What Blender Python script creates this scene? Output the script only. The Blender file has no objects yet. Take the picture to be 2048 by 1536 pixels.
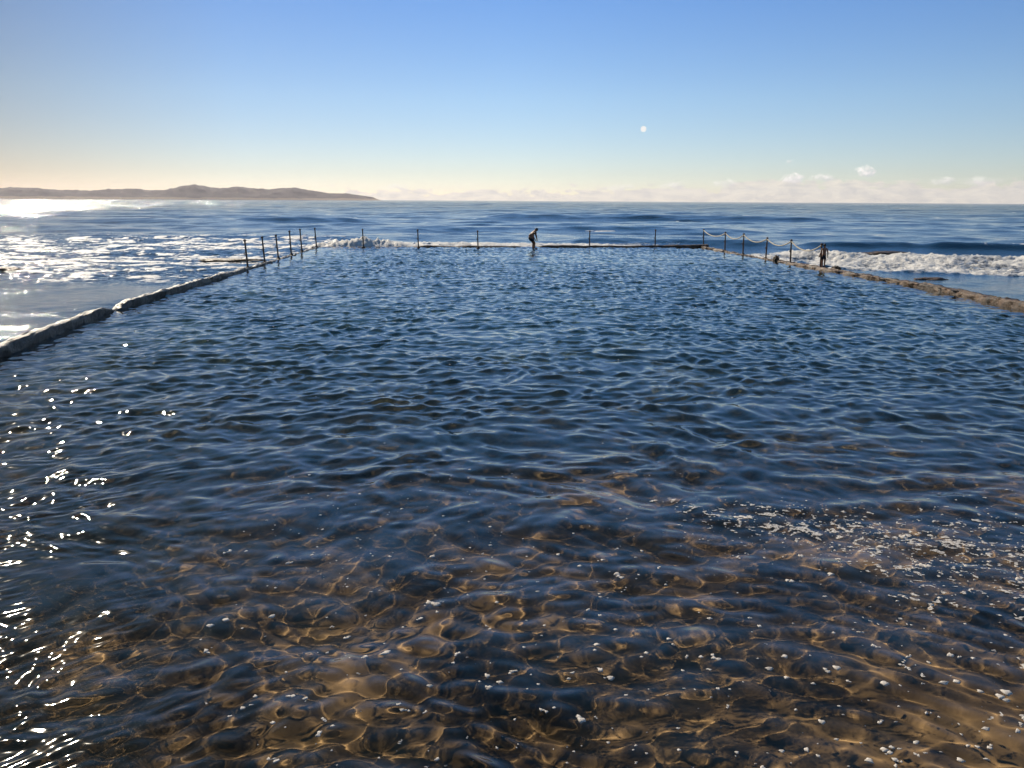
import bpy, bmesh, math, random
import numpy as np
from mathutils import Vector, Matrix, noise as mnoise

SC = bpy.context.scene
COL = SC.collection
rng = np.random.default_rng(7)
random.seed(5)

# ------------------------------------------------------------------ camera
W, Hh, F = 2048.0, 1536.0, 1704.0
CAMZ = 3.6
PITCH = math.atan(367 / F)
ROLL = math.radians(0.33)
Fw = Vector((0, math.cos(PITCH), -math.sin(PITCH)))
R0 = Vector((1, 0, 0)); U0 = Vector((0, math.sin(PITCH), math.cos(PITCH)))
Rt = R0 * math.cos(ROLL) + U0 * math.sin(ROLL)
Up = -R0 * math.sin(ROLL) + U0 * math.cos(ROLL)
CAM = Vector((0, 0, CAMZ))

def ray(px, py):
    return Fw + Rt * ((px - W / 2) / F) + Up * ((Hh / 2 - py) / F)
def ground(px, py, z=0.0):
    d = ray(px, py); t = (z - CAMZ) / d.z
    return CAM + d * t
def at_dist(px, py, D):
    d = ray(px, py); t = D / math.hypot(d.x, d.y)
    return CAM + d * t

cd = bpy.data.cameras.new('camera'); cam = bpy.data.objects.new('camera', cd); COL.objects.link(cam)
cd.sensor_width = 36; cd.lens = 36 * F / W; cd.clip_start = 0.1; cd.clip_end = 60000
M = Matrix((( Rt.x, Up.x, -Fw.x, 0), (Rt.y, Up.y, -Fw.y, 0), (Rt.z, Up.z, -Fw.z, 0), (0, 0, 0, 1)))
cam.matrix_world = Matrix.Translation(CAM) @ M
SC.camera = cam

# ------------------------------------------------------------------ helpers
def tag(o, label=None, cat=None, group=None, kind=None):
    if label: o['label'] = label
    if cat: o['category'] = cat
    if group: o['group'] = group
    if kind: o['kind'] = kind
    return o
def mesh_np(name, verts, faces, mat, smooth=True, parent=None):
    me = bpy.data.meshes.new(name)
    verts = np.asarray(verts, dtype=np.float32); faces = np.asarray(faces, dtype=np.int32)
    n = faces.shape[1]
    me.vertices.add(len(verts)); me.vertices.foreach_set('co', verts.ravel())
    me.loops.add(faces.size); me.loops.foreach_set('vertex_index', faces.ravel())
    me.polygons.add(len(faces))
    me.polygons.foreach_set('loop_start', np.arange(0, faces.size, n, dtype=np.int32))
    me.update(calc_edges=True)
    me.polygons.foreach_set('use_smooth', np.full(len(faces), smooth))
    me.materials.append(mat)
    o = bpy.data.objects.new(name, me); COL.objects.link(o)
    if parent: o.parent = parent
    return o
def grid_faces(nr, nc):
    i = np.arange(nr - 1)[:, None] * nc + np.arange(nc - 1)[None, :]
    i = i.ravel()
    return np.stack([i, i + 1, i + nc + 1, i + nc], 1)
def obj_bm(name, bm, mat, parent=None, smooth=True):
    me = bpy.data.meshes.new(name); bm.to_mesh(me); bm.free()
    for p in me.polygons: p.use_smooth = smooth
    me.materials.append(mat)
    o = bpy.data.objects.new(name, me); COL.objects.link(o)
    if parent: o.parent = parent
    return o
def empty(name, loc, rot=(0, 0, 0)):
    o = bpy.data.objects.new(name, None); COL.objects.link(o); o.location = loc; o.rotation_euler = rot
    o.empty_display_size = 0.2
    return o

_lat = {}
def vnoise(x, y, seed):
    if seed not in _lat: _lat[seed] = np.random.default_rng(seed).random((256, 256)).astype(np.float32)
    L = _lat[seed]
    xi = np.floor(x).astype(np.int64); yi = np.floor(y).astype(np.int64)
    fx = x - xi; fy = y - yi
    fx = fx * fx * (3 - 2 * fx); fy = fy * fy * (3 - 2 * fy)
    a = L[xi & 255, yi & 255]; b = L[(xi + 1) & 255, yi & 255]
    c = L[xi & 255, (yi + 1) & 255]; d = L[(xi + 1) & 255, (yi + 1) & 255]
    return (a * (1 - fx) + b * fx) * (1 - fy) + (c * (1 - fx) + d * fx) * fy
def fbm(x, y, seed, octv=4, gain=0.5):
    s = 0; a = 1; t = 0
    for k in range(octv):
        s = s + a * vnoise(x * 2 ** k + 17.3 * k, y * 2 ** k + 5.1 * k, seed + k); t += a; a *= gain
    return s / t
def sstep(a, b, x):
    t = np.clip((x - a) / (b - a), 0, 1)   # also works falling, with a > b
    return t * t * (3 - 2 * t)

def new_mat(name):
    m = bpy.data.materials.new(name); m.use_nodes = True
    nt = m.node_tree; nt.nodes.clear()
    out = nt.nodes.new('ShaderNodeOutputMaterial')
    return m, nt, out
def N(nt, typ, **kw):
    n = nt.nodes.new(typ)
    for k, v in kw.items(): setattr(n, k, v)
    return n
def ramp(nt, src, stops):
    r = N(nt, 'ShaderNodeValToRGB')
    e = r.color_ramp.elements
    while len(e) < len(stops): e.new(0.5)
    for q, (p, c) in zip(e, stops):
        q.position = p; q.color = (c[0], c[1], c[2], 1) if hasattr(c, '__len__') else (c, c, c, 1)
    nt.links.new(src, r.inputs[0]); return r.outputs[0]
def math_n(nt, op, a, b=None, c=None, clamp=False):
    n = N(nt, 'ShaderNodeMath', operation=op); n.use_clamp = clamp
    for i, v in enumerate((a, b, c)):
        if v is None: continue
        if isinstance(v, (int, float)): n.inputs[i].default_value = v
        else: nt.links.new(v, n.inputs[i])
    return n.outputs[0]
def noise_n(nt, vec, scale, detail=4, rough=0.55):
    n = N(nt, 'ShaderNodeTexNoise'); n.inputs['Scale'].default_value = scale
    n.inputs['Detail'].default_value = detail; n.inputs['Roughness'].default_value = rough
    if vec: nt.links.new(vec, n.inputs['Vector'])
    return n.outputs['Fac']
def coord(nt):
    return N(nt, 'ShaderNodeNewGeometry').outputs['Position']
def simple_mat(name, c1, c2, scale, rough=0.8, bump=0.3, bscale=None, dist=0.02, spec=0.5):
    m, nt, out = new_mat(name)
    p = N(nt, 'ShaderNodeBsdfPrincipled'); P = coord(nt)
    f = noise_n(nt, P, scale, 6, 0.65)
    nt.links.new(ramp(nt, f, [(0.35, c1), (0.65, c2)]), p.inputs['Base Color'])
    p.inputs['Roughness'].default_value = rough
    p.inputs['Specular IOR Level'].default_value = spec
    b = N(nt, 'ShaderNodeBump'); b.inputs['Strength'].default_value = bump; b.inputs['Distance'].default_value = dist
    nt.links.new(noise_n(nt, P, bscale or scale * 3, 6, 0.7), b.inputs['Height'])
    nt.links.new(b.outputs[0], p.inputs['Normal'])
    nt.links.new(p.outputs[0], out.inputs[0])
    return m

# ------------------------------------------------------------------ light and sky
SUN_EL, SUN_AZ = 30.0, -34.0        # azimuth measured from +Y, negative = to the left
EXPO = 0.0
sd = bpy.data.lights.new('sun', 'SUN'); sun = bpy.data.objects.new('sun', sd); COL.objects.link(sun)
sd.energy = 5.0; sd.angle = math.radians(0.53); sd.color = (1.0, 0.88, 0.70)
el, az = math.radians(SUN_EL), math.radians(SUN_AZ)
sdir = Vector((math.sin(az) * math.cos(el), math.cos(az) * math.cos(el), math.sin(el)))
sun.rotation_euler = sdir.to_track_quat('Z', 'Y').to_euler()
sun.location = (-30, 30, 30)
sd.cycles.is_caustics_light = True
sd.cycles.max_bounces = 64

world = bpy.data.worlds.new("World"); SC.world = world; world.use_nodes = True
nt = world.node_tree; nt.nodes.clear()
wo = N(nt, 'ShaderNodeOutputWorld'); bg = N(nt, 'ShaderNodeBackground')
sky = N(nt, 'ShaderNodeTexSky'); sky.sky_type = 'NISHITA'; sky.sun_disc = False
sky.sun_elevation = el; sky.sun_rotation = az
sky.air_density = 0.7; sky.dust_density = 0.1; sky.ozone_density = 4.0; sky.altitude = 0
tc = N(nt, 'ShaderNodeTexCoord')
sep = N(nt, 'ShaderNodeSeparateXYZ'); nt.links.new(tc.outputs['Generated'], sep.inputs[0])
zz = sep.outputs[2]
azn = math_n(nt, 'ARCTAN2', sep.outputs[0], sep.outputs[1])
# pale grading of the clear sky by elevation
grade = ramp(nt, math_n(nt, 'MAXIMUM', zz, 0.0), [(0.0, (0.68, 0.55, 0.45)), (0.03, (0.60, 0.50, 0.42)), (0.11, (0.57, 0.55, 0.51)), (0.21, (0.44, 0.52, 0.59)), (0.38, (0.38, 0.63, 0.66)), (0.58, (0.26, 0.42, 0.44)), (1.0, (0.17, 0.29, 0.31))])
azg = ramp(nt, math_n(nt, 'ADD', azn, 0.6), [(0.0, (0.55, 0.47, 0.42)), (0.30, (0.82, 0.82, 0.83)), (0.6, (1.0, 1.0, 1.0)), (1.0, (1.06, 1.06, 1.06))])
mul = N(nt, 'ShaderNodeMix', data_type='RGBA', blend_type='MULTIPLY'); mul.inputs['Factor'].default_value = 1
gsc = N(nt, 'ShaderNodeVectorMath', operation='MULTIPLY'); nt.links.new(grade, gsc.inputs[0]); nt.links.new(azg, gsc.inputs[1])
gs2 = N(nt, 'ShaderNodeVectorMath', operation='SCALE'); gs2.inputs['Scale'].default_value = 2.0; nt.links.new(gsc.outputs[0], gs2.inputs[0])
nt.links.new(sky.outputs[0], mul.inputs['A']); nt.links.new(gs2.outputs[0], mul.inputs['B'])
# the low bank of cumulus along the horizon
cv = N(nt, 'ShaderNodeCombineXYZ')
nt.links.new(math_n(nt, 'MULTIPLY', azn, 26.0), cv.inputs[0]); nt.links.new(math_n(nt, 'MULTIPLY', zz, 60.0), cv.inputs[1])
cn = noise_n(nt, cv.outputs[0], 1.3, 8, 0.62)
cv2 = N(nt, 'ShaderNodeCombineXYZ')
nt.links.new(math_n(nt, 'MULTIPLY', azn, 5.0), cv2.inputs[0])
cn2 = noise_n(nt, cv2.outputs[0], 1.0, 3, 0.6)
top = math_n(nt, 'MULTIPLY_ADD', azn, 0.018, 0.0115)
top = math_n(nt, 'ADD', top, math_n(nt, 'MULTIPLY_ADD', cn2, 0.03, -0.014))
top = math_n(nt, 'ADD', top, math_n(nt, 'MULTIPLY_ADD', cn, 0.056, -0.028))
cm = math_n(nt, 'DIVIDE', math_n(nt, 'SUBTRACT', top, zz), 0.0035, clamp=True)
cm = math_n(nt, 'MULTIPLY', cm, math_n(nt, 'MULTIPLY_ADD', azn, 8.0, 2.4, clamp=True))
cv3 = N(nt, 'ShaderNodeCombineXYZ')
nt.links.new(math_n(nt, 'MULTIPLY', azn, 50.0), cv3.inputs[0]); nt.links.new(math_n(nt, 'MULTIPLY', zz, 150.0), cv3.inputs[1])
cn3 = noise_n(nt, cv3.outputs[0], 1.0, 6, 0.6)
ccol = ramp(nt, cn3, [(0.32, (0.76, 0.73, 0.71)), (0.60, (1.06, 0.98, 0.86))])
cs = N(nt, 'ShaderNodeMix', data_type='RGBA', blend_type='MIX')
nt.links.new(math_n(nt, 'MULTIPLY', cm, 0.85), cs.inputs['Factor'])
CLOUDV = N(nt, 'ShaderNodeVectorMath', operation='SCALE'); CLOUDV.inputs['Scale'].default_value = 9.0
nt.links.new(ccol, CLOUDV.inputs[0])
nt.links.new(mul.outputs['Result'], cs.inputs['A']); nt.links.new(CLOUDV.outputs[0], cs.inputs['B'])
cur = cs.outputs['Result']
def puff(px, py, w, h, amt, seedv):
    """a small cumulus: warped ellipse around a direction, bright upper left, mauve lower right"""
    global cur
    d = ray(px, py).normalized(); a0 = math.atan2(d.x, d.y); W2 = w / F * 0.62; H2 = h / F * 0.62
    u = math_n(nt, 'DIVIDE', math_n(nt, 'SUBTRACT', azn, a0), W2); v = math_n(nt, 'DIVIDE', math_n(nt, 'SUBTRACT', zz, d.z), H2)
    c = N(nt, 'ShaderNodeCombineXYZ'); nt.links.new(u, c.inputs[0]); nt.links.new(math_n(nt, 'MULTIPLY', v, h / w * 1.3), c.inputs[1]); c.inputs[2].default_value = seedv
    n = noise_n(nt, c.outputs[0], 2.1, 6, 0.6)
    rr = math_n(nt, 'ADD', math_n(nt, 'MULTIPLY', u, u), math_n(nt, 'MULTIPLY', v, v))
    m = math_n(nt, 'MULTIPLY', math_n(nt, 'SUBTRACT', math_n(nt, 'MULTIPLY_ADD', n, 3.0, -0.75), rr), 1.1, clamp=True)
    lit = math_n(nt, 'ADD', math_n(nt, 'MULTIPLY_ADD', math_n(nt, 'SUBTRACT', v, u), 0.28, 0.55), math_n(nt, 'MULTIPLY_ADD', n, 1.2, -0.6), clamp=True)
    col = ramp(nt, lit, [(0.15, (5.2, 5.3, 6.6)), (0.5, (9.6, 9.2, 9.0)), (0.9, (12.0, 11.6, 11.0))])
    x = N(nt, 'ShaderNodeMix', data_type='RGBA'); nt.links.new(math_n(nt, 'MULTIPLY', m, amt), x.inputs['Factor'])
    nt.links.new(cur, x.inputs['A']); nt.links.new(col, x.inputs['B']); cur = x.outputs['Result']
for q, (px_, py_, w_, h_, am_) in enumerate([(1731, 343, 34, 22, 0.95), (1586, 356, 42, 17, 0.95), (1643, 356, 38, 16, 0.75), (1886, 362, 40, 14, 0.6), (1450, 367, 40, 14, 0.55), (1345, 370, 50, 14, 0.55), (1578, 323, 12, 7, 0.4), (790, 374, 60, 14, 0.35), (1960, 364, 70, 16, 0.4), (1240, 374, 60, 12, 0.4)]):
    puff(px_, py_, w_, h_, am_, q * 7.3)
nt.links.new(cur, bg.inputs[0]); bg.inputs[1].default_value = 0.1
nt.links.new(bg.outputs[0], wo.inputs[0])

SC.view_settings.view_transform = 'Standard'; SC.view_settings.look = 'None'
SC.view_settings.exposure = EXPO; SC.view_settings.gamma = 1
SC.render.engine = 'CYCLES'
cy = SC.cycles
cy.max_bounces = 8; cy.transmission_bounces = 6; cy.glossy_bounces = 3; cy.diffuse_bounces = 2; cy.volume_bounces = 0
cy.caustics_refractive = True; cy.caustics_reflective = False
cy.sample_clamp_indirect = 4; cy.blur_glossy = 0.0

# ------------------------------------------------------------------ wave fields
def comps(n, lmin, lmax, rms, dir0, spread, seed):
    r = np.random.default_rng(seed)
    lam = np.exp(r.uniform(math.log(lmin), math.log(lmax), n))
    th = math.radians(dir0) + r.normal(0, math.radians(spread), n)
    k = 2 * math.pi / lam
    s = rms * math.sqrt(2.0 / n)
    return k * np.sin(th), k * np.cos(th), s / k, r.uniform(0, 6.283, n), lam
def wsum(x, y, C, fade=None):
    h = np.zeros(x.shape, dtype=np.float32)
    for kx, ky, a, p, lam in zip(*C):
        t = a * np.sin((kx * x + ky * y + p).astype(np.float64)).astype(np.float32)
        if fade is not None: t = t * sstep(3.0, 6.0, lam / fade)
        h += t
    return h
PC = [comps(16, 1.3, 3.4, 0.028, 170, 38, 1), comps(44, 0.42, 1.3, 0.082, 182, 52, 2), comps(44, 0.17, 0.50, 0.066, 165, 65, 3), comps(44, 0.18, 0.75, 0.125, 178, 66, 4), comps(26, 0.09, 0.17, 0.075, 150, 16, 5)]
def pool_h(x, y):
    wx = x + 0.45 * (fbm(x * 0.5, y * 0.5, 60, 2) - 0.5) * 2
    wy = y + 0.45 * (fbm(x * 0.5 + 9, y * 0.5, 64, 2) - 0.5) * 2
    h = wsum(wx, wy, PC[0])
    m = wsum(wx, wy, PC[1])
    m = m + 5.0 * (m * m - 0.0001) * (m > -0.02)
    am = 0.35 + 1.3 * fbm(x * 0.3, y * 0.3, 70, 3)
    pat = fbm(x * 0.6 + 3, y * 0.4, 80, 3)
    s = wsum(wx, wy, PC[2]) * (0.30 + 1.5 * pat ** 1.4)
    c = wsum(wx, wy, PC[3]); c = c + 9.0 * (c * c - 0.00004) * (c > -0.01)
    s = s + c * (0.14 + 1.10 * sstep(7.0, 17.0, y)) * (0.15 + 1.5 * fbm(x * 0.16 + 31, y * 0.16, 84, 4))
    gust = sstep(1.2, -3.2, x + 0.16 * y) * (1 - sstep(9, 15, y)) * sstep(0.40, 0.62, fbm(x * 0.55 + 5, y * 0.35, 88, 3))
    m = m * (0.55 + 0.45 * sstep(6.0, 13.0, y))
    return h + m * am + s + wsum(x, y, PC[4]) * gust

# pool outline from the four corners (inner faces, water level)
LN, LF = ground(-260, 800), ground(636, 494)
RF, RN = ground(1405, 495), ground(2048, 617)
left_pts = [ground(-420, 905), ground(0, 716), ground(215, 628), ground(493, 541), ground(636, 495)]
right_pts = [ground(1405, 496), ground(1545, 522), ground(1643, 541), ground(1790, 566), ground(1920, 592), ground(2048, 620)]
d = (right_pts[-1] - right_pts[-3]); right_pts.append(right_pts[-1] + d * 3.2)
d = (left_pts[0] - left_pts[2]); left_pts.insert(0, left_pts[0] + d * 0.5)
lp = sorted([(p.y, p.x) for p in left_pts]); rp = sorted([(p.y, p.x) for p in right_pts])
YFAR_L, YFAR_R = LF.y, RF.y
def xl(y): return np.interp(y, [a for a, _ in lp], [b for _, b in lp])
def xr(y): return np.interp(y, [a for a, _ in rp], [b for _, b in rp])
def yfar(x): return np.interp(x, [LF.x, RF.x], [LF.y, RF.y])

# ------------------------------------------------------------------ materials: water
def water_mat():
    m, nt, out = new_mat('pool_water')
    g = N(nt, 'ShaderNodeBsdfGlass'); g.inputs['IOR'].default_value = 1.333; g.inputs['Roughness'].default_value = 0.035
    nt.links.new(g.outputs[0], out.inputs['Surface'])
    return m
def floor_mat():
    m, nt, out = new_mat('pool_floor')
    p = N(nt, 'ShaderNodeBsdfPrincipled'); P = coord(nt)
    f = noise_n(nt, P, 0.9, 8, 0.7); f2 = noise_n(nt, P, 9.0, 5, 0.7)
    c0 = ramp(nt, f, [(0.32, (0.085, 0.056, 0.026)), (0.5, (0.24, 0.155, 0.072)), (0.72, (0.35, 0.23, 0.105))])
    c1 = ramp(nt, noise_n(nt, P, 0.28, 5, 0.6), [(0.34, (0.05, 0.12, 0.085)), (0.5, (0.16, 0.27, 0.18)), (0.7, (0.30, 0.38, 0.22))])
    sp = N(nt, 'ShaderNodeSeparateXYZ'); nt.links.new(P, sp.inputs[0])
    cc = N(nt, 'ShaderNodeMix', data_type='RGBA'); nt.links.new(math_n(nt, 'MULTIPLY_ADD', sp.outputs[1], 0.065, -0.75, clamp=True), cc.inputs['Factor'])  # teal farther out: light absorbed by the water, painted into the floor colour
    nt.links.new(c0, cc.inputs['A']); nt.links.new(c1, cc.inputs['B']); c = cc.outputs['Result']
    mm = N(nt, 'ShaderNodeMix', data_type='RGBA', blend_type='MULTIPLY'); mm.inputs['Factor'].default_value = 0.7
    nt.links.new(c, mm.inputs['A']); nt.links.new(ramp(nt, f2, [(0.3, 0.45), (0.65, 1.0)]), mm.inputs['B'])
    nt.links.new(mm.outputs['Result'], p.inputs['Base Color'])
    p.inputs['Roughness'].default_value = 0.9; p.inputs['Specular IOR Level'].default_value = 0.1
    nt.links.new(p.outputs[0], out.inputs[0])
    return m
M_water = water_mat(); M_floor = floor_mat()

# ------------------------------------------------------------------ pool water and floor
def build_pool():
    NR, NC = 1180, 1150
    y0, y1 = 2.2, 70.0
    r = y0 * (y1 / y0) ** (np.linspace(0, 1, NR))
    # finer steps nearby where the water is seen steeply
    tl, tr = math.tan(math.radians(-43)), math.tan(math.radians(43))
    Y = np.repeat(r[:, None], NC, 1)
    a = np.maximum(r * tl - 1.5, xl(r) - 0.25); b = np.minimum(r * tr + 1.5, xr(r) + 0.25)
    X = a[:, None] + (b - a)[:, None] * np.linspace(0, 1, NC)[None, :]
    Yc = np.minimum(Y, yfar(X) + 0.3)
    Z = pool_h(X, Yc)
    edge = np.minimum(X - xl(Yc), xr(Yc) - X)
    Z = Z * (0.55 + 0.45 * sstep(0.0, 3.0, edge))
    v = np.stack([X, Yc, Z], 2).reshape(-1, 3)
    f = grid_faces(NR, NC)
    yy = Yc.reshape(-1)
    keep = (yy[f[:, 2]] - yy[f[:, 1]]) > 1e-4
    keep &= (yy[f[:, 3]] - yy[f[:, 0]]) > 1e-4
    o = mesh_np('water', v, f[keep], M_water)
    tag(o, kind='structure')
    o.cycles.is_caustics_caster = True
    # floor
    nr, nc = 260, 260
    y = np.linspace(0.5, 72, nr); Yg = np.repeat(y[:, None], nc, 1)
    Xg = (xl(y) - 0.4)[:, None] + (xr(y) - xl(y) + 0.8)[:, None] * np.linspace(0, 1, nc)[None, :]
    dep = np.interp(Yg, [0, 5, 9, 15, 28, 72], [0.50, 0.68, 1.0, 1.3, 1.8, 2.1])
    Zg = -dep + 0.12 * (fbm(Xg * 0.7, Yg * 0.7, 40, 4) - 0.5)
    fl = mesh_np('pool_floor', np.stack([Xg, Yg, Zg], 2).reshape(-1, 3), grid_faces(nr, nc), M_floor)
    tag(fl, kind='structure')
    fl.cycles.is_caustics_receiver = True
build_pool()

def box_mesh(name, x0, x1, y0, y1, z0, z1, mat):
    bm = bmesh.new(); bmesh.ops.create_cube(bm, size=1.0)
    for v in bm.verts:
        v.co = Vector(((x0 + x1) / 2 + v.co.x * (x1 - x0), (y0 + y1) / 2 + v.co.y * (y1 - y0), (z0 + z1) / 2 + v.co.z * (z1 - z0)))
    return obj_bm(name, bm, mat, smooth=False)
# ------------------------------------------------------------------ pool walls
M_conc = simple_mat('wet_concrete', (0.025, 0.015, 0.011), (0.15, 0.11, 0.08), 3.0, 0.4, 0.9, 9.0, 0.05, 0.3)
M_rock = simple_mat('reef_rock', (0.018, 0.011, 0.008), (0.20, 0.115, 0.060), 2.6, 0.5, 1.0, 7.0, 0.08)

def face_shade(m, z0, z1, col):
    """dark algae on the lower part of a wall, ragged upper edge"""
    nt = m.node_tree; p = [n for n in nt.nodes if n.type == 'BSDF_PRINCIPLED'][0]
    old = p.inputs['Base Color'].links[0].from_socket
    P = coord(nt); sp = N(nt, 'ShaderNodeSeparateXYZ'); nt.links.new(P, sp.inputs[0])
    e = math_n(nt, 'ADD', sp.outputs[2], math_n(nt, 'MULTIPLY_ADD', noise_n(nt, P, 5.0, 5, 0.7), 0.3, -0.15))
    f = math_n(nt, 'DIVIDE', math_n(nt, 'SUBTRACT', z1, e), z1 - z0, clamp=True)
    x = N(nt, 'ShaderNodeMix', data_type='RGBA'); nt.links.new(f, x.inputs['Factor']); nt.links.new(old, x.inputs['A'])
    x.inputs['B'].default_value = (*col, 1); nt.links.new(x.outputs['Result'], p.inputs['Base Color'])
face_shade(M_conc, 0.16, 0.26, (0.020, 0.012, 0.008))  # shaded inner face of the left wall, darkened in the concrete colour
def wall(name, pts, topf, width, roughness, mat, label, seed):
    """loft a rough kerb along pts (inner edge at water level); the body lies to the outside"""
    P = [Vector((p[0], p[1], 0)) for p in pts]
    L = [0]
    for a, b in zip(P, P[1:]): L.append(L[-1] + (b - a).length)
    n = int(L[-1] / 0.09)
    S = np.linspace(0, L[-1], n)
    px = np.interp(S, L, [p.x for p in P]); py = np.interp(S, L, [p.y for p in P])
    tx = np.gradient(px); ty = np.gradient(py); tl = np.hypot(tx, ty); nx, ny = ty / tl, -tx / tl   # outward = right of travel
    prof = [(0, -2.6), (0, -0.8), (0, -0.25), (0, 0.0), (0.01, 0.5), (0.03, 0.85), (0.10, 1.0), (0.3, 1.0), (0.5, 1.0), (0.7, 1.0), (0.9, 0.98), (0.98, 0.85), (1.0, 0.4), (1.02, -0.3), (1.05, -1.2), (1.05, -2.6)]
    V = np.zeros((n, len(prof), 3))
    T = topf(S, px, py)
    for j, (u, w) in enumerate(prof):
        z = np.where(w > 0, w * T, w * np.ones(n)) if w >= 0 else np.full(n, w) + 0 * T
        if w < 0 and w > -1: z = np.minimum(z, T - 0.05)
        nz = fbm(S * 1.7 + j * 0.37, np.full(n, j * 0.9), seed, 5, 0.6) - 0.5
        nh = fbm(S * 1.3 + 50, np.full(n, j * 0.6 + 9), seed + 9, 5, 0.62) - 0.5
        off = u * width + roughness * nz * (1.0 if w > -2 else 0)
        V[:, j, 0] = px + nx * off; V[:, j, 1] = py + ny * off
        V[:, j, 2] = z + (roughness * 0.8 * nh if w > 0.4 else 0)
    f = grid_faces(n, len(prof))[:, ::-1]
    o = mesh_np(name, V.reshape(-1, 3), f, mat)
    tag(o, label, 'pool wall'); return o

gap = ground(222, 622)
def top_left(S, x, y):
    t = np.interp(y, [0, 26, 40, 43, 52, 66], [0.28, 0.23, 0.17, 0.10, 0.03, 0.02])
    t = t - 0.19 * np.exp(-((y - gap.y) / 0.7) ** 2)
    return t + 0.05 * (fbm(y * 0.5, y * 0, 90, 3) - 0.5)
def top_far(S, x, y):
    t = np.interp(x, [-15, -8, -5, 0, 1.5, 2.5, 9, 12, 16], [0.0, 0.02, 0.08, 0.10, 0.0, 0.14, 0.13, 0.18, 0.24])
    return t + 0.12 * (fbm(x * 0.6, x * 0, 91, 3) - 0.5)
def top_right(S, x, y):
    t = np.interp(y, [0, 30, 42, 50, 54, 60, 70], [0.24, 0.20, 0.15, 0.11, 0.05, 0.04, 0.14])
    return t + 0.10 * (fbm(y * 0.5, y * 0, 92, 3) - 0.5)
lpts = [(xl(y), y) for y in np.linspace(YFAR_L + 0.2, 1.0, 60)]
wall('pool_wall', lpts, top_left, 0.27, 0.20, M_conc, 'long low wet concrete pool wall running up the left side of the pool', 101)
fpts = [(RF.x + 0.4, RF.y), (LF.x - 0.3, LF.y)]
fp = [(a, b) for a, b in zip(np.linspace(RF.x + 0.5, LF.x - 0.5, 80), np.linspace(RF.y, LF.y, 80))]
wall('pool_wall', fp, top_far, 0.6, 0.14, M_rock, 'low dark pool wall across the far end, half awash behind the posts', 121)
rpts = [(xr(y), y) for y in np.linspace(1.0, YFAR_R + 0.2, 60)]
wall('pool_wall', rpts, top_right, 0.36, 0.30, M_rock, 'rough brown weed-crusted pool wall along the right side of the pool', 141)

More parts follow.
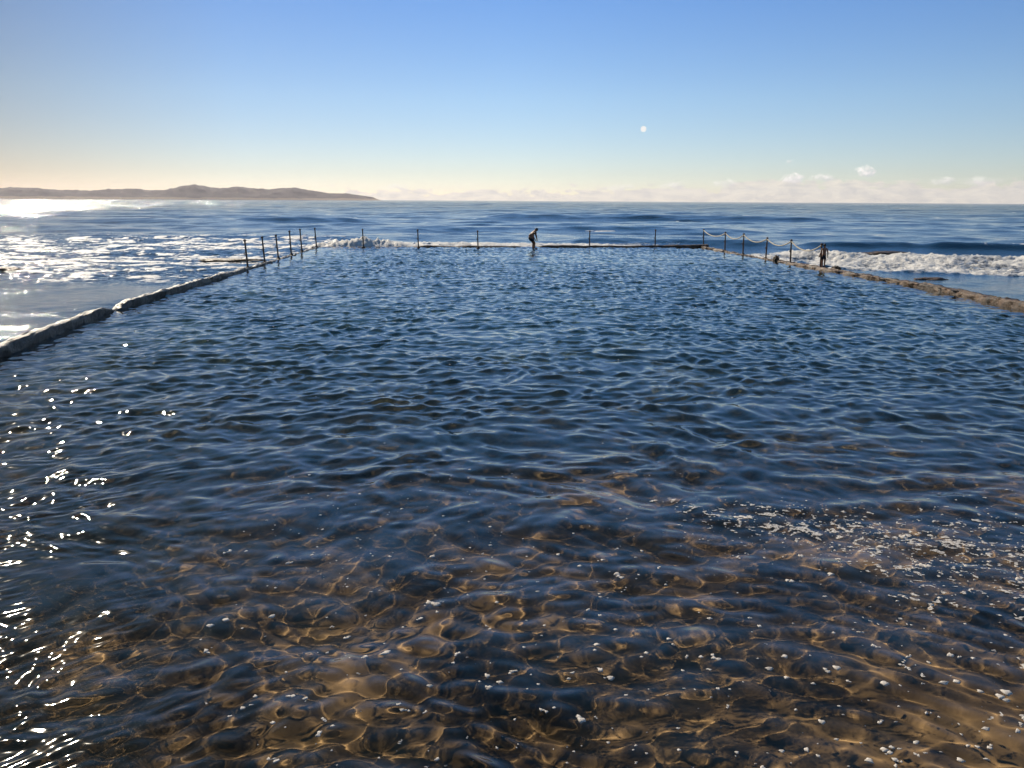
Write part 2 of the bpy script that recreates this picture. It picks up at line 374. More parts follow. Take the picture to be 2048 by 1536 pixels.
# ------------------------------------------------------------------ open sea
SEA_Z = -0.28
SC_ = [comps(10, 26, 60, 0.030, 185, 22, 11), comps(24, 7, 24, 0.040, 190, 28, 12), comps(44, 2.0, 7, 0.055, 190, 38, 13), comps(44, 0.45, 2.0, 0.085, 185, 50, 14)]
def seg_dist(x, y, a, b):
    ax, ay = a; bx, by = b
    t = np.clip(((x - ax) * (bx - ax) + (y - ay) * (by - ay)) / ((bx - ax) ** 2 + (by - ay) ** 2), 0, 1)
    return np.hypot(x - ax - t * (bx - ax), y - ay - t * (by - ay)), t
def sea_fields(x, y):
    """height and foam cover of the sea outside the pool"""
    r = np.hypot(x, y); fd = np.maximum(r * 0.0040, 0.05)
    h = np.zeros(x.shape, np.float32)
    for C in SC_: h += wsum(x, y, C, fd)
    shelter = 0.35 + 0.65 * sstep(40, 120, r)
    h *= shelter
    n1 = fbm(x * 0.55, y * 0.55, 200, 6, 0.6); n2 = fbm(x * 1.9, y * 1.9, 210, 4, 0.6); n3 = fbm(x * 0.12, y * 0.2, 220, 3)
    foam = np.zeros(x.shape, np.float32)
    # breaker rolling in on the right
    cx = y - (61.0 - 0.22 * (x - 19.0)) + 2.6 * (fbm(x * 0.2, x * 0, 230, 3) - 0.5)
    on = sstep(16.5, 21.0, x) * (0.75 + 0.25 * fbm(x * 0.15, x * 0, 233, 2))
    h += 0.62 * np.where(cx > 0, np.exp(-(cx / 3.5) ** 2), np.exp(-(cx / 4.5) ** 2)) * on
    front = -13.0 + 7.0 * (fbm(x * 0.25, y * 0.25, 236, 4) - 0.5)
    tum = on * sstep(front - 2.5, front + 2.5, cx) * (1 - sstep(0.3, 1.8 + 3 * n3, cx))
    foam = np.maximum(foam, tum * (0.45 + 0.6 * sstep(0.36, 0.60, n1)))
    h += tum * (0.6 * (n1 - 0.45) + 0.4 * (n2 - 0.5) + 0.35 * (fbm(x * 4.5, y * 4.5, 250, 3) - 0.5))
    # splash against the right wall and its far corner
    dw = np.abs(x - xr(np.minimum(y, YFAR_R)) - 0.9)
    sp = np.exp(-(dw / 1.6) ** 2) * sstep(45, 49, y) * (1 - sstep(60, 68, y))
    foam = np.maximum(foam, sp * sstep(0.36, 0.52, n1 + 0.05)); h += sp * (0.25 + 0.6 * (n2 - 0.4))
    # white water behind the far wall
    df = y - yfar(x) - 0.8
    inx = sstep(-19, -15, x) * (1 - sstep(14.0, 17.5, x))
    st = np.interp(x, [-16, -13.5, -11, -7, 0, 6, 10, 16], [0.8, 1.0, 1.0, 0.95, 0.9, 0.9, 0.7, 0.3])
    fb = inx * sstep(-0.6, 0.6, df) * (1 - sstep(4, 9, df)) * st
    foam = np.maximum(foam, fb * sstep(0.36, 0.56, n1 + 0.12 * st)); h += fb * 0.34 * st + fb * 0.5 * (n2 - 0.5)
    burst = np.exp(-((x + 12.6) / 3.0) ** 2 - ((df - 1.4) / 1.5) ** 2)
    h += burst * (0.20 + 0.5 * (n2 - 0.45) + 0.7 * (fbm(x * 5.0, y * 5.0, 251, 3) - 0.45)); foam = np.maximum(foam, sstep(0.15, 0.35, burst * (0.6 + n1)))
    # broken white water on the left
    lx = xl(np.minimum(y, YFAR_L)) - x
    lf = sstep(0.0, 2.0, lx) * sstep(36, 43, y) * (1 - sstep(84, 98, y + 2 * n3)) * (1 - 0.5 * sstep(30, 60, -x))
    foam = np.maximum(foam, lf * sstep(0.465, 0.62, n1 * 0.55 + 0.45 * n2) * 0.8)
    h += lf * (0.16 * (n1 - 0.4) + 0.22 * (n2 - 0.5))
    # unbroken swell behind the far wall on the right, and one farther out on the right
    for (a, b, wd, hh, fo) in (((7, 80), (21, 76), 2.4, 0.50, 0), ((26, 74), (33, 73), 1.4, 0.40, 0), ((36, 72), (48, 70), 1.7, 0.6, 1), ((-46, 150), (-30, 152), 4, 0.5, 0), ((0, 190), (60, 180), 6, 0.9, 0), ((-20, 120), (30, 116), 5, 0.45, 0)):
        dd, t = seg_dist(x, y, a, b)
        g = np.exp(-(dd / wd) ** 2); h += hh * g
        if fo: foam = np.maximum(foam, (g > 0.75) * sstep(0.45, 0.55, n1) * sstep(0.2, 0.3, t))
    # calmer and lower right beside the walls
    ins = sstep(0, 1.5, np.maximum.reduce([xl(np.minimum(y, YFAR_L)) - x - 0.4, x - xr(np.minimum(y, YFAR_R)) - 0.4, y - yfar(x) - 0.4]))
    h *= 0.35 + 0.65 * ins
    # small whitecaps
    far = sstep(90, 120, r) * (1 - sstep(300, 700, r))
    foam = np.maximum(foam, far * sstep(0.76, 0.80, fbm(x * 0.09, y * 0.30, 240, 5, 0.62)) * 0.7)
    return h, np.clip(foam, 0, 1)

def sea_mat():
    m, nt, out = new_mat('sea_water')
    P = coord(nt)
    w = N(nt, 'ShaderNodeBsdfPrincipled')
    w.inputs['Base Color'].default_value = (0.006, 0.030, 0.070, 1); w.inputs['Roughness'].default_value = 0.07
    w.inputs['IOR'].default_value = 1.333; w.inputs['Specular IOR Level'].default_value = 0.30
    nb = N(nt, 'ShaderNodeBump'); nb.inputs['Strength'].default_value = 1.0; nb.inputs['Distance'].default_value = 0.055
    mp = N(nt, 'ShaderNodeMapping'); mp.inputs['Scale'].default_value = (0.7, 1.0, 1.0); nt.links.new(P, mp.inputs[0])
    nt.links.new(noise_n(nt, mp.outputs[0], 1.1, 6, 0.7), nb.inputs['Height'])
    ln = N(nt, 'ShaderNodeVectorMath', operation='LENGTH'); nt.links.new(P, ln.inputs[0])
    fs = math_n(nt, 'MULTIPLY_ADD', ln.outputs['Value'], 1 / 500.0, -0.2, clamp=True)     # chop too fine for the mesh out there
    nb2 = N(nt, 'ShaderNodeBump'); nb2.inputs['Distance'].default_value = 3.0; nt.links.new(math_n(nt, 'MULTIPLY', fs, 0.8), nb2.inputs['Strength'])
    mp2 = N(nt, 'ShaderNodeMapping'); mp2.inputs['Scale'].default_value = (0.35, 1.0, 1.0); nt.links.new(P, mp2.inputs[0])
    nt.links.new(noise_n(nt, mp2.outputs[0], 0.22, 5, 0.65), nb2.inputs['Height']); nt.links.new(nb.outputs[0], nb2.inputs['Normal'])
    nt.links.new(nb2.outputs[0], w.inputs['Normal'])
    fo = N(nt, 'ShaderNodeBsdfPrincipled'); fo.inputs['Base Color'].default_value = (0.90, 0.89, 0.87, 1); fo.inputs['Roughness'].default_value = 0.6
    fo.inputs['Subsurface Weight'].default_value = 0.0
    b2 = N(nt, 'ShaderNodeBump'); b2.inputs['Strength'].default_value = 1.0; b2.inputs['Distance'].default_value = 0.12
    nt.links.new(noise_n(nt, P, 6.0, 6, 0.7), b2.inputs['Height']); nt.links.new(b2.outputs[0], fo.inputs['Normal'])
    at = N(nt, 'ShaderNodeAttribute'); at.attribute_name = 'foam'
    lace = noise_n(nt, P, 3.2, 7, 0.7)
    fac = math_n(nt, 'MULTIPLY', math_n(nt, 'SUBTRACT', math_n(nt, 'ADD', at.outputs['Fac'], math_n(nt, 'MULTIPLY', lace, 0.9)), 0.72), 3.0, clamp=True)
    fac = math_n(nt, 'MULTIPLY', fac, math_n(nt, 'MULTIPLY', at.outputs['Fac'], 8.0, clamp=True))
    mx = N(nt, 'ShaderNodeMixShader'); nt.links.new(fac, mx.inputs[0]); nt.links.new(w.outputs[0], mx.inputs[1]); nt.links.new(fo.outputs[0], mx.inputs[2])
    nt.links.new(mx.outputs[0], out.inputs[0])
    return m
def build_sea():
    NR, NC = 1500, 1000
    r = 14.0 * (7800 / 14.0) ** np.linspace(0, 1, NR)
    a = np.radians(np.linspace(-62, 58, NC))
    R = np.repeat(r[:, None], NC, 1); A = np.repeat(a[None, :], NR, 0)
    X = R * np.sin(A); Y = R * np.cos(A)
    h, foam = sea_fields(X, Y)
    V = np.stack([X, Y, SEA_Z + h], 2).reshape(-1, 3)
    f = grid_faces(NR, NC)
    fx = X.reshape(-1)[f].mean(1); fy = Y.reshape(-1)[f].mean(1)
    inside = (fx > xl(np.minimum(fy, YFAR_L)) - 0.25) & (fx < xr(np.minimum(fy, YFAR_R)) + 0.25) & (fy < yfar(fx) + 0.25)
    o = mesh_np('sea', V, f[~inside], sea_mat())
    tag(o, kind='structure')
    at = o.data.attributes.new('foam', 'FLOAT', 'POINT'); at.data.foreach_set('value', foam.reshape(-1).astype(np.float32))
build_sea()

# ------------------------------------------------------------------ headland
def hills():
    prof = [(-400, 372), (-200, 374), (-60, 377), (0, 376.5), (60, 375.5), (100, 378), (140, 381), (180, 381), (210, 380), (245, 379.5), (262, 377), (280, 379), (300, 381), (320, 379.5), (345, 378), (370, 373), (390, 370.5), (405, 371), (420, 375), (445, 376.5), (460, 376), (478, 373.5), (495, 376), (530, 378), (550, 376.5), (580, 376.5), (605, 379), (630, 384), (660, 386), (700, 388.5), (730, 392), (745, 395), (758, 399.5)]
    na, nr = 520, 60
    px = np.linspace(-400, 762, na); top = np.interp(px, [p[0] for p in prof], [p[1] for p in prof])
    V = np.zeros((na, nr, 3))
    for i in range(na):
        d = ray(px[i], top[i]); hx = math.hypot(d.x, d.y)
        D0 = 4300 + 700 * sstep(-400, 760, px[i])
        taper = sstep(762, 700, px[i]) if False else np.interp(px[i], [-400, 690, 762], [1, 1, 0.25])
        H = CAMZ + d.z / hx * (D0 + 420 * taper)
        for j in range(nr):
            t = j / (nr - 1); D = D0 + (-30 + 1300 * t) * taper
            V[i, j, :2] = (d.x / hx * D, d.y / hx * D)
            s = (D - D0) / (420 * taper)
            e = math.sin(min(max(s, 0), 1) * math.pi / 2) ** 0.9 if s < 1 else max(0.0, 1 - (s - 1) * 0.35)
            V[i, j, 2] = H * e
    n = fbm(V[:, :, 0] * 0.011, V[:, :, 1] * 0.011, 300, 6, 0.65) - 0.5
    s = np.linspace(0, 1, nr)[None, :]
    V[:, :, 2] += n * 52 * sstep(0, 0.2, s) * (1 - 0.45 * np.exp(-((s - 0.34) / 0.1) ** 2)) * np.minimum(1, V[:, :, 2] / 20)
    V[:, :, 2] -= 0.8 + 3 * (s == 0)
    m, nt, out = new_mat('headland')
    p = N(nt, 'ShaderNodeBsdfPrincipled'); P = coord(nt); p.inputs['Roughness'].default_value = 0.95; p.inputs['Specular IOR Level'].default_value = 0.1
    sp = N(nt, 'ShaderNodeSeparateXYZ'); nt.links.new(P, sp.inputs[0])
    nz = noise_n(nt, P, 0.012, 6, 0.7)
    scrub = ramp(nt, nz, [(0.35, (0.12, 0.10, 0.105)), (0.6, (0.17, 0.145, 0.145)), (0.72, (0.38, 0.31, 0.27))])
    f = math_n(nt, 'MULTIPLY', math_n(nt, 'SUBTRACT', math_n(nt, 'MULTIPLY_ADD', nz, 18.0, 2.0), sp.outputs[2]), 0.4, clamp=True)
    mm = N(nt, 'ShaderNodeMix', data_type='RGBA'); nt.links.new(f, mm.inputs['Factor']); nt.links.new(scrub, mm.inputs['A']); mm.inputs['B'].default_value = (0.42, 0.32, 0.24, 1)
    nt.links.new(mm.outputs['Result'], p.inputs['Base Color']); nt.links.new(p.outputs[0], out.inputs[0])
    tag(mesh_np('hills', V.reshape(-1, 3), grid_faces(na, nr), m), kind='structure')
hills()

# ------------------------------------------------------------------ haze
def haze():
    m, nt, out = new_mat('haze')
    v = N(nt, 'ShaderNodeVolumePrincipled'); v.inputs['Color'].default_value = (0.90, 0.88, 0.98, 1)
    v.inputs['Density'].default_value = 0.000048; v.inputs['Anisotropy'].default_value = 0.4
    nt.links.new(v.outputs[0], out.inputs['Volume'])
    tag(box_mesh('haze', -7600, 7600, -40, 8600, -4.5, 125, m), kind='stuff')
haze()

# ------------------------------------------------------------------ moon and clouds
def sky_things():
    m, nt, out = new_mat('moon'); e = N(nt, 'ShaderNodeEmission'); P = N(nt, 'ShaderNodeTexCoord').outputs['Object']
    nt.links.new(ramp(nt, noise_n(nt, P, 0.02, 3), [(0.35, (0.86, 0.90, 0.93)), (0.6, (1.0, 0.99, 0.95))]), e.inputs[0]); e.inputs[1].default_value = 0.95
    nt.links.new(e.outputs[0], out.inputs[0])
    bm = bmesh.new(); bmesh.ops.create_icosphere(bm, subdivisions=4, radius=1.0)
    o = obj_bm('moon', bm, m); D = 30000; o.location = at_dist(1287, 258, D); rr = 5.5 / F * (o.location - CAM).length; o.scale = (rr, rr, rr)
    tag(o, 'small round white daytime moon alone in the clear blue sky', 'moon')
sky_things()

# ------------------------------------------------------------------ posts and rope
M_post = simple_mat('rusty_iron', (0.035, 0.026, 0.022), (0.14, 0.075, 0.045), 14, 0.7, 0.6, 40, 0.01)
M_rope = simple_mat('pale_rope', (0.45, 0.41, 0.34), (0.72, 0.66, 0.56), 12, 0.9, 0.8, 60, 0.01)
def lathe(bm, prof, seg=12, mat=Matrix()):
    rings = []
    for r, z in prof:
        rings.append([bm.verts.new(mat @ Vector((r * math.cos(2 * math.pi * k / seg), r * math.sin(2 * math.pi * k / seg), z))) for k in range(seg)])
    for a, b in zip(rings, rings[1:]):
        for k in range(seg): bm.faces.new((a[k], a[(k + 1) % seg], b[(k + 1) % seg], b[k]))
    bm.faces.new(rings[0][::-1]); bm.faces.new(rings[-1])
def torus(bm, R, r, M, seg=16, sec=8):
    g = []
    for i in range(seg):
        a = 2 * math.pi * i / seg
        g.append([bm.verts.new(M @ Vector(((R + r * math.cos(b)) * math.cos(a), r * math.sin(b), (R + r * math.cos(b)) * math.sin(a)))) for b in [2 * math.pi * j / sec for j in range(sec)]])
    for i in range(seg):
        for j in range(sec): bm.faces.new((g[i][j], g[(i + 1) % seg][j], g[(i + 1) % seg][(j + 1) % sec], g[i][(j + 1) % sec]))
PH = 1.32
def make_post():
    root = empty('rail_post', (0, 0, 0))
    bm = bmesh.new(); lathe(bm, [(0.050, -0.25), (0.050, 0.0), (0.048, 0.5), (0.043, PH - 0.14), (0.043, PH - 0.06)])
    obj_bm('shaft', bm, M_post, root)
    bm = bmesh.new(); lathe(bm, [(0.12, -0.06), (0.125, 0.03), (0.09, 0.07), (0.055, 0.09)])
    obj_bm('base_collar', bm, M_post, root)
    for zc in (PH * 0.52,):
        bm = bmesh.new(); torus(bm, 0.048, 0.020, Matrix.Translation((-0.055, 0, zc))); obj_bm('eye_ring', bm, M_post, root)
    bm = bmesh.new(); lathe(bm, [(0.045, PH - 0.07), (0.072, PH - 0.045), (0.078, PH - 0.01), (0.06, PH + 0.025), (0.02, PH + 0.04)]); obj_bm('cap', bm, M_post, root)
    return root
proto = make_post()
protokids = list(proto.children) if len(proto.children) else [o for o in COL.objects if o.parent == proto]
posts = [  # base px, base py, top px, top py, label
 (496, 539, 493, 483, 'rusty post nearest the camera on the left pool wall, leftmost of all the posts'),
 (530, 530, 527, 478, 'rusty post on the left pool wall, second from the near end of that row'),
 (557, 518, 554, 472, 'rusty post on the left pool wall, third from the near end of that row'),
 (583, 515, 581, 467, 'rusty post on the left pool wall, fourth from the near end of that row'),
 (604, 506, 602, 462, 'rusty post on the left pool wall, fifth from the near end, before the corner'),
 (633, 494, 631, 458, 'rusty post at the far left corner of the pool, left of the splash'),
 (727, 495, 726, 460, 'post on the far wall in the white splash, nearest the left corner'),
 (837, 496, 836, 461, 'thin post on the far wall, second to the right of the left corner'),
 (956, 496, 955, 463, 'thin post on the far wall just left of the stooping person'),
 (1067, 495, 1067, 464, 'post on the far wall right behind the stooping person'),
 (1179, 493, 1179, 463, 'thin post on the far wall just right of the stooping person'),
 (1310, 493, 1310, 461, 'dark post on the far wall, last before the right corner where the rope begins'),
 (1407, 491, 1406, 460, 'post at the far right corner of the pool where the pale rope begins'),
 (1450, 498, 1449.5, 463, 'rope post on the right pool wall, first after the corner'),
 (1486, 506, 1485.5, 467, 'rope post on the right pool wall, second after the corner'),
 (1532, 510, 1532, 472, 'rope post on the right pool wall, third after the corner, in the white spray'),
 (1581, 520, 1580, 477, 'rope post on the right pool wall, last before the standing person'),
 (1641, 533, 1640, 486, 'rope post at the near end of the right row, touching the standing person'),
]
tops = []; posts_base = []
for i, (bx, by, tx_, ty_, lab) in enumerate(posts):
    b = ground(bx, by, 0.03)
    # stand it on the centreline of its wall
    if bx < 640 or bx > 1440:
        for _ in range(40):
            g = ground(bx, by, 0.03); k = g.x / g.y
            wx = float(xl(b.y)) - 0.20 if bx < 640 else float(xr(b.y)) + 0.20
            b.y += 0.5 * (wx / k - b.y); b.x = wx
        b.y = min(b.y, YFAR_L + 0.2); b.x = k * b.y
    g0 = ground(bx, by, 0.03)
    by0 = b
    hgt = (by - ty_) * (g0.y * math.cos(PITCH)) / F * 1.03
    lean = math.atan2(tx_ - bx, by - ty_)
    if i == 0: root, kids = proto, None
    else:
        root = proto.copy(); COL.objects.link(root)
        for k in protokids:
            c = k.copy(); COL.objects.link(c); c.parent = root
    posts_base.append(b.copy()); root.location = b; root.rotation_euler = (random.uniform(-0.02, 0.02), lean, random.uniform(-0.6, 0.6))
    root.scale = (1, 1, hgt / PH)
    tag(root, lab, 'post', 'rail posts along the pool walls')
    tops.append(b + Vector((math.sin(lean), 0, math.cos(lean))) * (hgt - 0.07))
def tube(name, pts, r, mat, seg=8):
    V = []; n = len(pts)
    for i, p in enumerate(pts):
        t = (pts[min(i + 1, n - 1)] - pts[max(i - 1, 0)]).normalized()
        a = t.cross(Vector((0, 0, 1))).normalized(); b = a.cross(t)
        rr = r * (1 + 0.12 * math.sin(i * 2.1))
        V += [p + (a * math.cos(q) + b * math.sin(q)) * rr for q in [2 * math.pi * k / seg for k in range(seg)]]
    f = [(i * seg + k, i * seg + (k + 1) % seg, (i + 1) * seg + (k + 1) % seg, (i + 1) * seg + k) for i in range(n - 1) for k in range(seg)]
    return mesh_np(name, [tuple(v) for v in V], f, mat)
rp_pts = []
for a, b in zip(tops[12:], tops[13:]):
    L = (b - a).length
    sag = 0.34 if b is not tops[-1] else 0.42
    for k in range(24):
        t = k / 24; p = a.lerp(b, t); p.z -= sag * 4 * t * (1 - t); rp_pts.append(p)
rp_pts.append(tops[-1])
tag(tube('safety_rope', rp_pts, 0.036, M_rope), 'pale sagging rope looped from post to post along the right pool wall', 'rope')

# ------------------------------------------------------------------ rocks
def rock(px, py, wpx, hpx, z, lab, seed, depth=1.0):
    c = ground(px, py, z); s = (c - CAM).length / F
    bm = bmesh.new(); bmesh.ops.create_icosphere(bm, subdivisions=5, radius=1.0)
    w, hh = wpx * s / 2, hpx * s
    for v in bm.verts:
        p = v.co.copy(); n = mnoise.fractal(p * 1.7 + Vector((seed, 0, 0)), 0.9, 2.1, 6)
        v.co = Vector((p.x * w, p.y * depth, p.z * hh)) * (1 + 0.35 * n)
    o = obj_bm('reef_rock', bm, M_rock); o.location = c
    tag(o, lab, 'rock', 'rocks showing round the pool'); return o
rock(1765, 511, 110, 7, SEA_Z, 'low brown reef rock breaking the sea surface behind the right-hand breaker', 3, 1.2)
rock(462, 520, 120, 3, SEA_Z, 'long low dark reef ledge in the foamy water outside the left row of posts', 9, 0.8)
rock(10, 545, 56, 9, SEA_Z, 'low reddish rock in the glare at the far left edge of the photo', 14, 0.8)
rock(1552, 521, 12, 9, 0.05, 'small dark round boulder on the right pool wall between two rope posts', 21, 0.22)
rock(1672, 539, 16, 7, 0.08, 'small dark boulder on the right pool wall beside the standing person', 25, 0.25)
rock(1862, 559, 52, 3.5, SEA_Z, 'dark wet rock at the foot of the breaker beside the right pool wall', 33, 0.5)

# ------------------------------------------------------------------ people
M_skin = simple_mat('tanned_skin', (0.24, 0.095, 0.045), (0.32, 0.135, 0.065), 9, 0.55, 0.05, 60, 0.005)
M_hair = simple_mat('dark_hair', (0.010, 0.008, 0.007), (0.03, 0.02, 0.015), 40, 0.6, 0.5, 120, 0.005)
M_navy = simple_mat('dark_swim_shorts', (0.010, 0.012, 0.022), (0.02, 0.024, 0.04), 12, 0.8, 0.3, 60, 0.01)
M_rash = simple_mat('dark_brown_wet_shirt', (0.035, 0.014, 0.008), (0.065, 0.026, 0.015), 8, 0.6, 0.3, 50, 0.01)
def skin_mesh(name, J, E, mat, parent, root='pelvis'):
    me = bpy.data.meshes.new(name + '_rig'); keys = list(J)
    me.from_pydata([J[k][:3] for k in keys], [(keys.index(a), keys.index(b)) for a, b in E], [])
    o = bpy.data.objects.new(name + '_rig', me); COL.objects.link(o)
    m = o.modifiers.new('s', 'SKIN'); sv = me.skin_vertices[0].data
    for i, k in enumerate(keys):
        r = J[k][3]; sv[i].radius = (r, J[k][4] if len(J[k]) > 4 else r); sv[i].use_root = (k == root)
    m.use_smooth_shade = True; m.branch_smoothing = 0.6
    o.modifiers.new('u', 'SUBSURF').levels = 2
    dg = bpy.context.evaluated_depsgraph_get(); dg.update()
    res = bpy.data.meshes.new_from_object(o.evaluated_get(dg)); bpy.data.objects.remove(o)
    res.name = name; res.materials.clear(); res.materials.append(mat)
    for p in res.polygons: p.use_smooth = True
    r = bpy.data.objects.new(name, res); COL.objects.link(r); r.parent = parent
    return r
def hand(J, E, wrist, d, side, tagn):
    """palm and five fingers from a wrist along d"""
    w = Vector(J[wrist][:3]); d = Vector(d).normalized(); sd_ = Vector(side).normalized(); nn = d.cross(sd_)
    J[tagn + 'palm'] = tuple(w + d * 0.05) + (0.030, 0.018); E.append((wrist, tagn + 'palm'))
    for q, (off, L) in enumerate(((-0.026, 0.065), (-0.009, 0.078), (0.009, 0.073), (0.025, 0.058))):
        a = w + d * 0.095 + sd_ * off; b = a + (d * 0.85 + nn * 0.3).normalized() * L * 0.6; c = b + (d * 0.5 + nn * 0.7).normalized() * L * 0.45
        for nm, p, r in (('k', a, .0105), ('m', b, .009), ('t', c, .0075)): J[tagn + nm + str(q)] = tuple(p) + (r,)
        E += [(tagn + 'palm', tagn + 'k%d' % q), (tagn + 'k%d' % q, tagn + 'm%d' % q), (tagn + 'm%d' % q, tagn + 't%d' % q)]
    a = w + d * 0.04 - sd_ * 0.045; b = a + (d * 0.7 - sd_ * 0.4 + nn * .3).normalized() * 0.04
    J[tagn + 'th1'] = tuple(a) + (.011,); J[tagn + 'th2'] = tuple(b) + (.009,)
    E += [(tagn + 'palm', tagn + 'th1'), (tagn + 'th1', tagn + 'th2')]
def figure(root, J, top_mat, head, up, fwd, label_parts=()):
    E = [('pelvis', 'waist'), ('waist', 'chest'), ('chest', 'neck'), ('neck', 'skull'), ('skull', 'crown')]
    for s in 'LR':
        E += [('chest', 'sh' + s), ('sh' + s, 'el' + s), ('el' + s, 'wr' + s), ('pelvis', 'hip' + s), ('hip' + s, 'kn' + s), ('kn' + s, 'an' + s), ('an' + s, 'toe' + s)]
    sk = Vector(J['skull'][:3]); fwd = Vector(fwd).normalized(); up = Vector(up).normalized(); sv = fwd.cross(up)
    J['nose'] = tuple(sk + fwd * 0.098 - up * 0.01) + (0.012,); J['chin'] = tuple(sk + fwd * 0.060 - up * 0.085) + (0.030,)
    E += [('skull', 'nose'), ('skull', 'chin')]
    for q, s in (('L', 1), ('R', -1)):
        J['ear' + q] = tuple(sk + sv * s * 0.082 - up * 0.005) + (0.014,); E.append(('skull', 'ear' + q))
        el_, wr = Vector(J['el' + q][:3]), Vector(J['wr' + q][:3]); hand(J, E, 'wr' + q, wr - el_, fwd.cross(wr - el_), 'h' + q)
    skin_mesh('body', dict(J), E, M_skin, root)
    # hair: a cap over the back and top of the skull
    bm = bmesh.new(); bmesh.ops.create_icosphere(bm, subdivisions=4, radius=1.0)
    rot = Matrix((sv, fwd, up)).transposed().to_4x4()
    for v in list(bm.verts):
        if v.co.y > 0.45 + 0.5 * v.co.z or v.co.z < -0.55: bm.verts.remove(v)
    for v in bm.verts:
        n = mnoise.noise(v.co * 5) * 0.05
        v.co = rot @ Vector((v.co.x * 0.089 * (1 + n), v.co.y * 0.105 * (1 + n), v.co.z * 0.118 * (1 + n))) + sk + up * 0.022
    h = obj_bm('hair', bm, M_hair, root)
    sol = h.modifiers.new('s', 'SOLIDIFY'); sol.thickness = 0.012
    # swim shorts following hips and thighs
    S = {'pelvis': tuple(J['pelvis'][:3]) + (J['pelvis'][3] * 1.10,), 'w2': tuple(Vector(J['pelvis'][:3]).lerp(Vector(J['waist'][:3]), 0.45)) + (J['waist'][3] * 1.10,)}
    e = [('pelvis', 'w2')]
    for s in 'LR':
        hp, kn = Vector(J['hip' + s][:3]), Vector(J['kn' + s][:3])
        S['h' + s] = tuple(hp) + (J['hip' + s][3] * 1.17,); S['k' + s] = tuple(hp.lerp(kn, 0.72)) + (J['hip' + s][3] * 1.0,)
        e += [('pelvis', 'h' + s), ('h' + s, 'k' + s)]
    skin_mesh('swim_shorts', S, e, M_navy, root)
    if top_mat:
        T = {'waist': tuple(J['waist'][:3]) + (J['waist'][3] * 1.12,), 'chest': tuple(J['chest'][:3]) + (J['chest'][3] * 1.1,), 'pelvis': tuple(Vector(J['pelvis'][:3]).lerp(Vector(J['waist'][:3]), .5)) + (J['waist'][3] * 1.14,)}
        e = [('pelvis', 'waist'), ('waist', 'chest')]
        for s in 'LR':
            a, b = Vector(J['sh' + s][:3]), Vector(J['el' + s][:3])
            T['s' + s] = tuple(a) + (J['sh' + s][3] * 1.16,); T['e' + s] = tuple(a.lerp(b, 0.6)) + (J['sh' + s][3] * 1.02,)
            e += [('chest', 's' + s), ('s' + s, 'e' + s)]
        skin_mesh('shirt', T, e, top_mat, root)
# stooping person on the far wall, in profile, facing right
b = ground(1067, 498, 0.02)
p1 = empty('person', b + Vector((0.05, -0.05, 0)), (0, 0, 0.45)); p1.scale = (1.4, 1.4, 1.08)
J = dict(pelvis=(-0.27, 0, 0.82, 0.125), waist=(-0.24, 0, 0.97, 0.115), chest=(-0.10, 0, 1.17, 0.135), neck=(0.03, 0, 1.27, 0.055), skull=(0.12, 0, 1.31, 0.088), crown=(0.155, 0, 1.375, 0.070),
         shL=(-0.05, 0.17, 1.16, 0.062), elL=(0.02, 0.23, 0.90, 0.043), wrL=(0.10, 0.14, 0.68, 0.030), shR=(-0.05, -0.17, 1.16, 0.062), elR=(0.0, -0.23, 0.90, 0.043), wrR=(0.09, -0.14, 0.68, 0.030),
         hipL=(-0.24, 0.09, 0.76, 0.092), knL=(-0.02, 0.085, 0.44, 0.060), anL=(-0.04, 0.08, 0.07, 0.040), toeL=(0.15, 0.09, 0.035, 0.030),
         hipR=(-0.24, -0.09, 0.76, 0.092), knR=(-0.02, -0.085, 0.44, 0.060), anR=(-0.04, -0.08, 0.07, 0.040), toeR=(0.15, -0.09, 0.035, 0.030))
figure(p1, J, M_rash, None, (0.35, 0, 1), (1, 0, -0.4))
tag(p1, 'person in a dark brown shirt stooping forward on the far pool wall', 'person')
# standing person at the near end of the rope on the right wall
b = posts_base[-1] + Vector((0.10, -0.13, 0.03))
hs = (533 - 483) * b.y * math.cos(PITCH) / F / 1.70
p2 = empty('person', b, (0, 0, math.radians(100))); p2.scale = (hs, hs, hs)
J = dict(pelvis=(0, 0, 0.93, 0.118), waist=(0.0, 0, 1.08, 0.105), chest=(0.01, 0, 1.30, 0.125), neck=(0.01, 0, 1.47, 0.052), skull=(0.03, 0, 1.575, 0.086), crown=(0.02, 0, 1.635, 0.072),
         shL=(0.0, 0.175, 1.38, 0.058), elL=(0.03, 0.235, 1.10, 0.042), wrL=(0.16, 0.25, 0.88, 0.030), shR=(0.0, -0.175, 1.38, 0.058), elR=(-0.03, -0.25, 1.11, 0.042), wrR=(0.05, -0.30, 0.87, 0.030),
         hipL=(0, 0.088, 0.87, 0.088), knL=(0.03, 0.085, 0.48, 0.058), anL=(-0.02, 0.08, 0.075, 0.038), toeL=(0.15, 0.10, 0.03, 0.030),
         hipR=(0, -0.088, 0.87, 0.088), knR=(0.0, -0.085, 0.48, 0.058), anR=(-0.04, -0.08, 0.075, 0.038), toeR=(0.13, -0.10, 0.03, 0.030))
figure(p2, J, None, None, (0, 0, 1), (1, 0, -0.15))
tag(p2, 'bare-chested person in dark shorts standing upright at the near end of the rope', 'person')

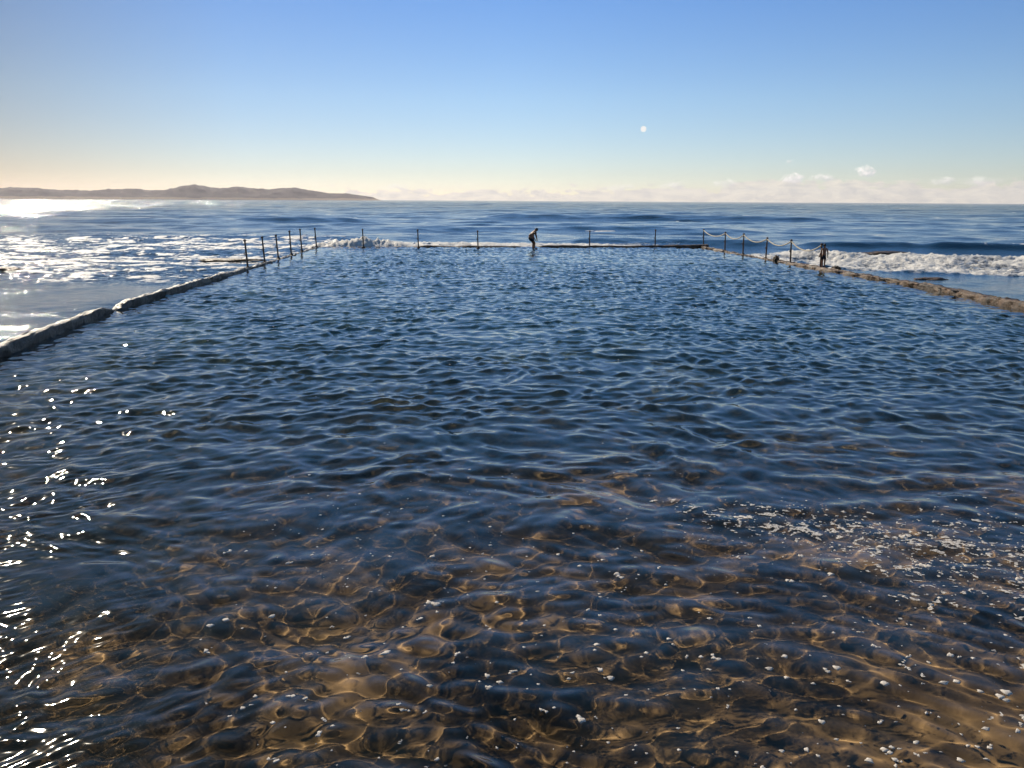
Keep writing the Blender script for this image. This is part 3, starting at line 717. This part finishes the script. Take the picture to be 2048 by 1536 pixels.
# ------------------------------------------------------------------ foam flecks on the pool
def foam_flecks():
    m = simple_mat('foam', (0.62, 0.56, 0.50), (0.84, 0.79, 0.74), 60, 0.8, 0.6, 220, 0.01)
    bm = bmesh.new(); bmesh.ops.create_icosphere(bm, subdivisions=2, radius=1.0)
    bv = np.array([v.co[:] for v in bm.verts]); bf = np.array([[v.index for v in f.verts] for f in bm.faces]); bm.free()
    r = np.random.default_rng(99); C = []
    def add(x, y, rad, chain):
        a = r.uniform(0, 6.28)
        for q in range(chain):
            C.append((x, y, rad * r.uniform(0.6, 1.15), r.uniform(0, 3.14), r.uniform(0.5, 1.0)))
            a += r.normal(0, 0.7); x += math.cos(a) * rad * 1.2; y += math.sin(a) * rad * 1.2
    def px_add(px, py, rp_, chain):
        g = ground(px, py); add(g.x, g.y, rp_ * (g - CAM).length / F, chain)
    def sz(a, b): return float(np.clip(a * math.exp(r.normal(0, 0.55)), a * 0.35, b))
    for _ in range(480):   # scattered flecks near the camera
        px = 2100 - 1700 * r.random() ** 1.25; py = 1560 - 520 * r.random() ** 1.3
        px_add(px, py, sz(3.3, 8.0), 1 if r.random() < 0.7 else int(r.integers(2, 4)))
    for _ in range(900):   # dots in the drifting band on the right
        t = r.random(); px = 1400 + 680 * t ** 0.8; py = 1030 + 110 * t + r.normal(0, 16 + 38 * t)
        px_add(px, py, sz(1.5, 3.4), 1)
    for _ in range(260):
        px_add(r.uniform(500, 1500), r.uniform(940, 1180), sz(1.5, 3.0), 1)
    for _ in range(80):
        px_add(r.uniform(300, 2040), r.uniform(600, 940), r.uniform(1.2, 2.2), 1)
    C = np.array(C); X, Y, Rr, A, St = C.T
    Z = pool_h(X, Y) - 0.002
    n = len(C); v = np.repeat(bv[None], n, 0)
    v = v * (1 + 0.25 * np.sin(v[:, :, [1]] * 5 + A[:, None, None] * 7))
    lx, ly, lz = v[:, :, 0] * Rr[:, None], v[:, :, 1] * (Rr * St)[:, None], v[:, :, 2] * (Rr * 0.35)[:, None]
    ca, sa = np.cos(A)[:, None], np.sin(A)[:, None]
    V = np.stack([X[:, None] + lx * ca - ly * sa, Y[:, None] + lx * sa + ly * ca, Z[:, None] + lz], 2).reshape(-1, 3)
    Fc = (bf[None] + (np.arange(n) * len(bv))[:, None, None]).reshape(-1, 3)
    tag(mesh_np('foam', V, Fc, m), 'small white foam bubbles scattered over the near pool water', 'foam', kind='stuff')
foam_flecks()
def foam_lace():
    """lacy film of foam lying on the waves, built from the cells of a fine sheet"""
    st = 0.010
    x = np.arange(-2.0, 9.2, st); y = np.arange(5.0, 13.5, st * 1.3)
    X, Y = np.meshgrid(x, y)
    # distance along and across the drifting band
    g0, g1 = ground(1400, 1030), ground(2060, 1160)
    dd, t = seg_dist(X, Y, (g0.x, g0.y), (g1.x + 1.0, g1.y - 0.3))
    wd = 0.40 + 1.5 * t
    band = np.exp(-(dd / wd) ** 2)
    patch = fbm(X * 1.3, Y * 2.2, 410, 4, 0.6)
    wx = X + 0.10 * (fbm(X * 3, Y * 3, 420, 3) - 0.5); wy = Y + 0.10 * (fbm(X * 3 + 7, Y * 3, 424, 3) - 0.5)
    rid = 1 - np.abs(2 * fbm(wx * 5.5, wy * 9.5, 430, 3, 0.5) - 1) * 3.2
    tiny = fbm(X * 22, Y * 26, 440, 2)
    dens = band * 0.95 + 0.15 * sstep(0, 8, X - 1.0) * (Y < 9)
    score = rid * 0.85 + patch * 0.70 + 0.85 * tiny + 0.38 * dens
    thr = np.quantile(score[band > 0.35], 0.87)
    keep = (score > thr) & (dens > 0.03)
    Z = pool_h(X, Y) + 0.004
    nr, nc = X.shape
    f = grid_faces(nr, nc); k = keep.reshape(-1)
    f = f[k[f].sum(1) >= 3]
    used = np.unique(f); mp = np.full(nr * nc, -1); mp[used] = np.arange(len(used))
    V = np.stack([X, Y, Z + 0.006 * (tiny - 0.3)], 2).reshape(-1, 3)[used]
    m, nt, out = new_mat('foam_film'); P2 = coord(nt)
    df = N(nt, 'ShaderNodeBsdfDiffuse'); df.inputs[0].default_value = (0.84, 0.80, 0.76, 1); tr = N(nt, 'ShaderNodeBsdfTransparent')
    mx = N(nt, 'ShaderNodeMixShader'); nt.links.new(ramp(nt, noise_n(nt, P2, 45, 4, 0.7), [(0.36, 0.15), (0.58, 0.95)]), mx.inputs[0])
    nt.links.new(tr.outputs[0], mx.inputs[1]); nt.links.new(df.outputs[0], mx.inputs[2]); nt.links.new(mx.outputs[0], out.inputs[0])
    o = mesh_np('foam_film', V, mp[f], m)
    tag(o, 'lacy streaks of white foam film drifting across the right of the near pool', 'foam', kind='stuff')
foam_lace()
